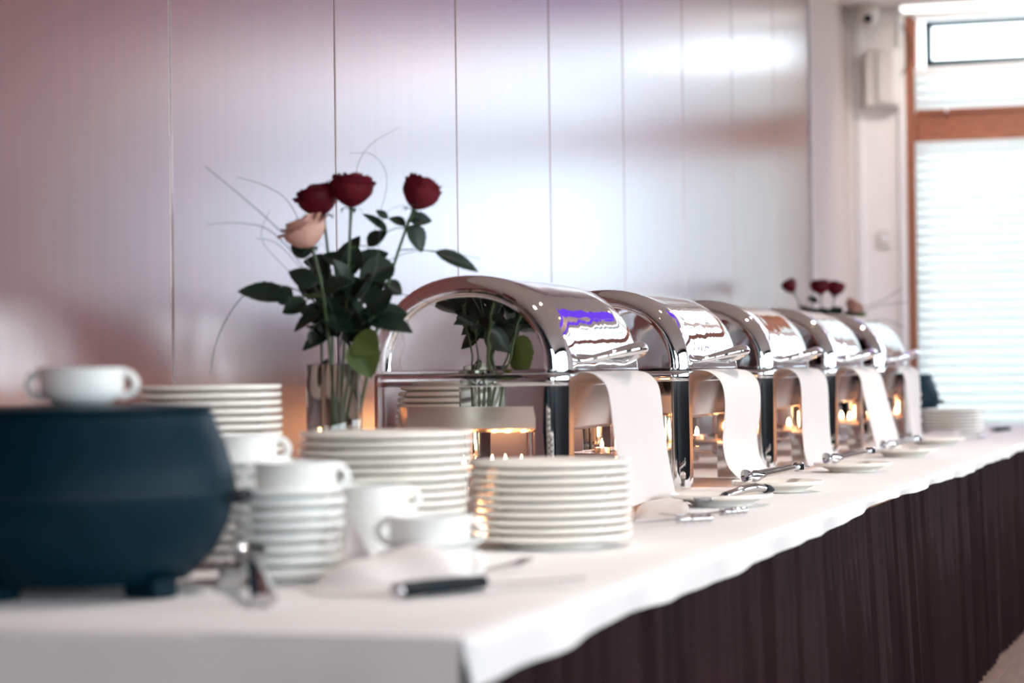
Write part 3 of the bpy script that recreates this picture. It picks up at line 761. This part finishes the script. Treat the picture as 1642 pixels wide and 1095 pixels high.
# ornate cutlery by the nearest side plate
knife(tab(1142, 839), tab(1020, 846), 'silver table knife with beaded handle nearest the cloth edge', 'table_knife', 'cutlery', .085, ornate=True)
knife(tab(1197, 826), tab(1062, 838), 'silver table fork with beaded handle before the nearest side plate', 'table_fork', 'cutlery', .085, ornate=True, fork=True)

# ------------------------------------------------------------------ loose napkins
def heap(name, c, a, b, h, rz, label, seed, m='napkin', peak=(.0, .35)):
    rr = random.Random(seed); k = [rr.uniform(0, 6.28) for _ in range(6)]
    def fn(u, v):
        th = u * 2 * math.pi; rr_ = v
        ex = abs(math.cos(th)) ** .75 * math.copysign(1, math.cos(th)); ey = abs(math.sin(th)) ** .75 * math.copysign(1, math.sin(th))
        wob = 1 + .06 * math.sin(3 * th + k[0]) + .04 * math.sin(7 * th + k[1])
        x = a * ex * rr_ * wob; y = b * ey * rr_ * wob
        px_, py_ = x / a - peak[0], y / b - peak[1]
        z = h * max(0, 1 - (px_ * px_ * .6 + py_ * py_ * .9)) ** .8 * (1 - rr_ ** 6)
        z += h * .12 * math.sin(5 * x / a + k[2] + 3 * y / b) * (1 - rr_ ** 4)
        return (x, y, max(z, .0025) if v < 1 else .001)
    o = MB().grid(fn, 48, 18).build(name, m, sharp=80)
    o.location = (c.x, c.y, TZ + .001); o.rotation_euler = (0, 0, rz)
    return tag(o, label, 'napkin')
heap('napkin', centre(640, 3.36), .122, .088, .055, view_rz, 'crumpled white napkin heaped in front of the soup cups', 5, 'cloth', peak=(.1, .5))
# standing folded napkin wedge
pw = centre(578, 3.46)
def wedge(u, v):
    return ((u - .5) * .065 * (1 - v * .9) - .012 * v, .012 * math.sin(u * math.pi) * (1 - v) + .02 * v, .082 * v)
o = MB().grid(wedge, 10, 12, .002).build('napkin', 'napkin'); o.location = (pw.x, pw.y, TZ + .001); o.rotation_euler = (0, 0, view_rz)
tag(o, 'white napkin folded into a standing point beside the saucer stack', 'napkin')
# folded flat napkin beside the nearest side plate
def flatnap(name, pts, label, h=.010):
    p = [Vector((q.x, q.y, 0)) for q in pts]; c = sum(p, Vector()) / 4
    def fn(u, v):
        a = p[0].lerp(p[1], u); b = p[3].lerp(p[2], u); q = a.lerp(b, v) - c
        e = min(1, 8 * min(u, 1 - u, v, 1 - v))
        return (q.x, q.y, h * (.45 + .55 * e) + .004 * math.sin(u * 6) * v + .010 * u * v)
    o = MB().grid(fn, 14, 14, h * .5).build(name, 'napkin', sharp=50); o.location = (c.x, c.y, TZ + .001)
    return tag(o, label, 'napkin')
flatnap('folded_napkin', [tab(1018, 838), tab(1110, 832), tab(1100, 812), tab(1022, 815)], 'folded white napkin lying between the plate stack and side plate')
flatnap('folded_napkin', [tab(1468, 708), tab(1532, 706), tab(1545, 695), tab(1490, 696)], 'folded napkin lying before the far plate stack', .02)
heap('napkin', centre(1500, 10.7), .05, .04, .09, 0, 'pale peaked napkin standing beside the far kettle', 9, peak=(0, 0))
knife(tab(1578, 703), tab(1528, 710), 'silver knife lying beside the far plate stack', 'table_knife', 'cutlery', .10, ornate=True)
knife(tab(1592, 694), tab(1625, 692) + Vector((.02, 0, 0)), 'black-handled knife at the far end of the cloth', 'serving_knife', 'black', .16, w=.014)
flatnap('folded_napkin', [tab(352, 942), tab(392, 942), tab(390, 928), tab(350, 928)], 'small folded napkin between the black kettle and saucers', .022)

# ------------------------------------------------------------------ flowers
def petal(r, h, ang, width, flare, seed, lean=0):
    rr = random.Random(seed); k1 = rr.uniform(-1, 1); k2 = rr.uniform(0, 6)
    def fn(u, v):
        s = (u - .5) * 2
        half = width * (.45 + .62 * math.sin(min(1, v * 1.1) * math.pi * .60)) * (1 - .25 * max(0, v - .8) * 5 * abs(s) ** 2)
        a = ang + s * half + .25 * v * k1
        vv = min(1, v / .92)
        rad = r * (.16 + .86 * math.sin(min(1.0, vv * 1.25) * math.pi * .5) ** .75 - .10 * max(0, vv - .7)) + flare * r * max(0, v - .70) ** 2 * 3.2
        z = h * v * (1 - .08 * s * s) - flare * h * max(0, v - .75) ** 2 * 2.2 + .03 * h * math.sin(4 * s + k2) * v
        return (rad * math.cos(a), rad * math.sin(a), z)
    return MB().grid(fn, 8, 8, .0006)
def bloom(parent, R0, H, m, seed, openness=.5):
    rr = random.Random(seed)
    core = MB().lathe([(.002, 0), (R0 * .30, H * .15), (R0 * .40, H * .5), (R0 * .30, H * .85), (R0 * .12, H * .93), (.001, H * .90)], 16).build('bloom', m, parent)
    for ring_, (n, rs, hs, wd, fl) in enumerate([(3, .46, 1.0, 1.15, .15 * openness), (4, .68, 1.0, 1.0, .35 * openness), (5, .88, .96, .90, .7 * openness), (5, 1.0, .84, .85, 1.2 * openness)]):
        for k in range(n):
            petal(R0 * rs, H * hs, 2 * math.pi * (k + .37 * ring_) / n + rr.uniform(-.15, .15), wd, fl, seed * 100 + ring_ * 10 + k).build('petal', m, core, sharp=80)
    for k in range(5):
        a = 2 * math.pi * k / 5
        def sf(u, v, a=a):
            s = (u - .5) * .012 * (1 - v); rad = .004 + .018 * math.sin(v * 1.9)
            return (rad * math.cos(a) - s * math.sin(a), rad * math.sin(a) + s * math.cos(a), -.004 + .012 * v - .02 * v * v)
        MB().grid(sf, 3, 5, .0004).build('sepal', 'leaf', core)
    return core
def leaf_mesh(L, Wd, m, seed):
    rr = random.Random(seed); cv = rr.uniform(-.25, .1)
    def fn(u, v):
        s = (u - .5) * 2
        wv = Wd * (math.sin(math.pi * v ** .8) ** .8) * (1 + .05 * math.sin(v * 40))
        return (L * v, s * wv * .5, abs(s) * wv * .16 + L * cv * v * v)
    return MB().grid(fn, 6, 16, .0005)
def rose(name, label, group, base, head, m, R0, H, leaves, seed, openness=.5, via=None, tilt=None):
    o = thing(name, label, 'rose', base, 0, group)
    hd = head - base
    pts = [Vector((0, 0, 0))]
    mid = (via - base) if via is not None else hd * .5 + Vector((0, 0, .01))
    for k in range(1, 11):
        t = k / 10; pts.append(mid * (2 * t * (1 - t)) + hd * t * t + Vector((0, 0, 0)))
    MB().tube(pts, [.0030] * 9 + [.0028, .004], 7).build('stem', 'stem', o)
    b = bloom(o, R0 * 1.13, H * 1.08, m, seed, openness)
    dirn = (pts[-1] - pts[-2]).normalized() if tilt is None else tilt.normalized()
    b.location = pts[-1]; b.rotation_euler = dirn.to_track_quat('Z', 'Y').to_euler()
    for k, (p, tip, wd, lm) in enumerate(leaves):
        # leaf from attach point p (world) to tip (world)
        a = p - base; d = tip - p; L = d.length
        # petiole from the nearest stem point
        ns = min(pts, key=lambda q: (q - a).length)
        lf = leaf_mesh(L * 1.08, wd * 1.3, lm, seed * 31 + k).build('leaf', lm, o, sharp=80)
        q = d.to_track_quat('X', 'Z')
        roll = random.Random(seed * 17 + k).uniform(-.5, .5) + 1.05
        # turn the blade partly toward the viewer
        lf.location = a; lf.rotation_euler = (q @ Quaternion((1, 0, 0), roll if d.dot(r0) > 0 else -roll)).to_euler()
        pet = MB().tube([ns, ns.lerp(a, .5) + Vector((0, 0, .004)), a], [.0014, .0011, .0011], 6).build('petiole', 'stem', lf)
        pet.parent = lf; pet.matrix_parent_inverse = (Matrix.Translation(lf.location) @ lf.rotation_euler.to_matrix().to_4x4()).inverted()
    return o
def square_vase(c, s, h, rz, label):
    o = thing('vase', label, 'vase', (c.x, c.y, TZ + .001), rz)
    t = .004; i = s / 2; j = i - t
    sq = lambda d: rrect(-d, d, -d, d, .004, 3)
    ring(MB(), [(sq(i - .002), 0), (sq(i), .002), (sq(i), h - .001), (sq(i - .001), h), (sq(j), h), (sq(j), .012)], True, True).build('glass_body', 'glass', o, sharp=50)
    ring(MB(), [(sq(j - .0004), .0125), (sq(j - .0004), h * .62)], True, True).build('water', 'water', o, sharp=50)
    return o
VZ = 4.62
vc = centre(538, VZ)
square_vase(vc, .082, .318, TH + R(28) - math.pi / 2, 'square clear glass vase of red roses left of the nearest chafing dish')
def V(px, py, dz=0): return at(px, py, VZ + dz)
base = lambda dx, dy: Vector((vc.x + dx, vc.y + dy, TZ + .03))
G1 = 'roses in the near vase'
D_, Y_ = 'leaf', 'leaf2'
rose('rose', 'crimson rose in the middle of the near vase, highest bloom', G1, base(.0, .0), V(563, 332), 'rose', .036, .060,
     [(V(590, 395), V(596 + 22, 372), .030, D_), (V(572, 395), V(560, 440), .034, D_), (V(570, 425), V(620, 402, .02), .03, D_), (V(560, 430), V(520, 405, .02), .036, D_),
      (V(560, 470), V(535, 420, -.02), .04, D_), (V(556, 500), V(590, 440, -.03), .042, D_), (V(550, 530), V(510, 470, -.02), .042, D_), (V(556, 545), V(600, 500, -.02), .044, D_)], 11, .55, V(556, 480))
rose('rose', 'crimson rose at the left of the near vase, partly hidden by the middle rose', G1, base(-.012, .012), V(518, 345, .03), 'rose', .035, .056,
     [(V(530, 430, .03), V(490, 415, .03), .034, D_), (V(540, 465, .03), V(490, 440, .05), .038, D_), (V(545, 500, .03), V(495, 505, .04), .030, D_), (V(540, 520, .02), V(488, 555, .0), .026, D_),
      (V(525, 575), V(512, 625), .02, D_), (V(545, 440, .03), V(570, 380, .03), .036, D_)], 12, .6, V(545, 500, .03), tilt=Vector((-.05, .3, 1)))
rose('rose', 'crimson rose bud standing apart at the right of the near vase', G1, base(.014, -.012), V(664, 335), 'rose', .032, .060,
     [(V(650, 362), V(626, 348), .020, D_), (V(655, 350), V(690, 352), .022, D_), (V(655, 362), V(680, 398), .036, D_), (V(620, 372), V(586, 342), .022, D_), (V(622, 350), V(604, 338), .012, D_),
      (V(632, 425), V(580, 447, -.02), .046, D_), (V(616, 455), V(642, 472), .030, D_), (V(600, 490), V(584, 450), .034, D_), (V(698, 404), V(764, 428), .024, D_)], 13, .25, V(600, 480))
rose('rose', 'blush pink rose at the lower left of the near vase', G1, base(-.014, -.010), V(500, 396, -.05), 'pale_rose', .036, .056,
     [(V(500, 405, -.05), V(468, 395, -.05), .03, D_), (V(462, 478, -.03), V(387, 474, -.03), .050, D_), (V(470, 480, -.03), V(440, 468, -.03), .03, D_), (V(492, 482, -.03), V(455, 500, -.03), .028, D_),
      (V(515, 500, -.03), V(470, 525, -.02), .026, D_), (V(498, 530, -.02), V(500, 552, -.02), .012, D_), (V(510, 455, -.04), V(465, 436, -.04), .03, D_), (V(520, 470, -.04), V(560, 445, -.04), .04, D_)], 14, .9, V(535, 490, -.03), tilt=Vector((-.25, .35, 1)))
o = rose('rose_foliage', 'leafy green rose shoot spilling over the rim of the near vase', None, base(.016, .016), V(598, 505, -.03), 'leaf', .004, .012,
     [(V(590, 515, -.03), V(655, 522, -.06), .046, D_), (V(600, 510, -.03), V(650, 505, -.02), .04, D_), (V(575, 545, -.04), V(592, 600, -.06), .052, Y_), (V(570, 540, -.04), V(606, 565, -.06), .046, Y_),
      (V(580, 520, -.03), V(560, 470, -.04), .05, D_), (V(565, 530, -.03), V(520, 505, -.04), .05, D_), (V(590, 505, -.03), V(630, 470, -.03), .04, D_), (V(560, 560), V(540, 520, -.02), .04, D_)], 15, .1, V(570, 560))
o['category'] = 'foliage'
for j, (hd, lvs) in enumerate([
        (V(515, 440, .04), [(V(520, 470, .04), V(478, 450, .06), .036, D_), (V(522, 480, .04), V(560, 455, .05), .04, D_), (V(528, 510, .03), V(482, 500, .02), .036, D_), (V(530, 520, .03), V(560, 490, .0), .04, D_), (V(520, 455, .04), V(505, 420, .04), .036, D_), (V(527, 545, .02), V(500, 520, .0), .03, D_), (V(530, 500, .03), V(545, 540, .0), .036, D_)]),
        (V(590, 430, .05), [(V(580, 470, .05), V(618, 445, .05), .04, D_), (V(580, 480, .05), V(550, 440, .06), .04, D_), (V(572, 500, .04), V(610, 520, .02), .04, D_), (V(585, 450, .05), V(600, 410, .05), .036, D_), (V(575, 510, .04), V(535, 480, .04), .04, D_), (V(570, 520, .04), V(585, 560, .0), .036, D_)])]):
    o = rose('rose_foliage', ['dark leafy rose shoot below the left crimson rose', 'dark leafy rose shoot below the middle crimson rose'][j], None, base(-.018 + .02 * j, .018), hd, 'leaf', .004, .012, lvs, 31 + j, .1)
    o['category'] = 'foliage'
# thin decorative grass blades
gb = thing('ornamental_grass', 'spray of thin grey-green grass blades arching out of the near vase', 'grass', base(0, 0))
def blade(pts, r_=.0011):
    P = [base(0, 0), V(545, 560)] + pts; out = []
    for i in range(len(P) - 1):
        for k in range(6):
            f = k / 6; p0, p1, p2, p3 = P[max(i - 1, 0)], P[i], P[i + 1], P[min(i + 2, len(P) - 1)]
            out.append(.5 * (2 * p1 + (p2 - p0) * f + (2 * p0 - 5 * p1 + 4 * p2 - p3) * f * f + (3 * p1 - p0 - 3 * p2 + p3) * f ** 3) - base(0, 0))
    out.append(P[-1] - base(0, 0)); n = len(out)
    MB().tube(out, [r_ * (1 - .6 * k / n) for k in range(n)], 5).build('blade', 'blade', gb)
blade([V(500, 430), V(430, 352, -.05), V(328, 266, -.1)], .0016)
blade([V(510, 440), V(470, 335, .1), V(430, 300, .12), V(380, 284, .15)])
blade([V(500, 450), V(440, 375, -.02), V(390, 358, -.05), V(332, 360, -.1)], .0013)
blade([V(510, 470), V(450, 395), V(410, 382)])
blade([V(500, 480), V(430, 455, .1), V(385, 480, .1), V(350, 540, .12), V(337, 600, .12)], .0016)
blade([V(490, 470), V(468, 440), V(420, 385), V(432, 338)], .0009)
blade([V(560, 430, .1), V(575, 260, .15), V(640, 204, .2)], .0009)
blade([V(580, 430, .1), V(620, 300, .1), V(600, 250, .1), V(560, 246, .1)], .0008)
blade([V(590, 450), V(640, 410), V(700, 402), V(770, 415)], .0011)
blade([V(600, 440, -.1), V(620, 340, -.05), V(700, 330, 0)], .0008)
blade([V(600, 460), V(640, 470, -.15), V(700, 490, -.2), V(756, 520, -.2)], .0014)

# far vase with roses
FZ = 10.75
fc = centre(1328, FZ)
square_vase(fc, .082, .318, .4, 'square glass vase of red roses behind the farthest chafing dish')
def FV(px, py, dz=0): return at(px, py, FZ + dz)
fb = lambda dx, dy: Vector((fc.x + dx, fc.y + dy, TZ + .03))
G2 = 'roses in the far vase'
rose('rose', 'small crimson rose bud at the left of the far vase', G2, fb(-.01, .0), FV(1272, 468), 'rose', .030, .056, [(FV(1296, 500), FV(1282, 490), .03, D_)], 21, .3, FV(1305, 520))
rose('rose', 'crimson rose in the middle of the far vase', G2, fb(0, .01), FV(1316, 472), 'rose', .037, .062, [(FV(1312, 485), FV(1295, 478), .03, D_), (FV(1320, 515), FV(1290, 496), .06, D_), (FV(1320, 515), FV(1320, 488, -.1), .07, D_)], 22, .5, FV(1322, 540))
rose('rose', 'crimson rose at the right of the far vase, touching the middle rose', G2, fb(.01, .0), FV(1338, 474, .02), 'rose', .036, .060, [(FV(1330, 510), FV(1350, 494), .05, D_), (FV(1335, 515), FV(1305, 500), .06, D_)], 23, .5, FV(1330, 540))
rose('rose', 'blush pink rose drooping at the right of the far vase', G2, fb(.01, .012), FV(1364, 500), 'pale_rose', .036, .05, [(FV(1350, 506), FV(1378, 512), .05, D_), (FV(1365, 505), FV(1390, 503), .02, Y_), (FV(1345, 512), FV(1368, 520), .05, D_)], 24, .8, FV(1342, 530))
gb = thing('ornamental_grass', 'thin grass blades arching right from the far vase', 'grass', fb(0, 0))
for pts in ([FV(1335, 540), FV(1370, 505), FV(1410, 490), FV(1455, 484)], [FV(1335, 540), FV(1375, 515), FV(1420, 512), FV(1450, 525)], [FV(1335, 530), FV(1380, 495), FV(1420, 480), FV(1446, 462)]):
    P = [fb(0, 0)] + pts; P2 = []
    for i in range(len(P) - 1):
        for k in range(5): P2.append(P[i].lerp(P[i + 1], k / 5) - fb(0, 0))
    MB().tube(P2 + [P[-1] - fb(0, 0)], .0016, 5).build('blade', 'blade', gb)
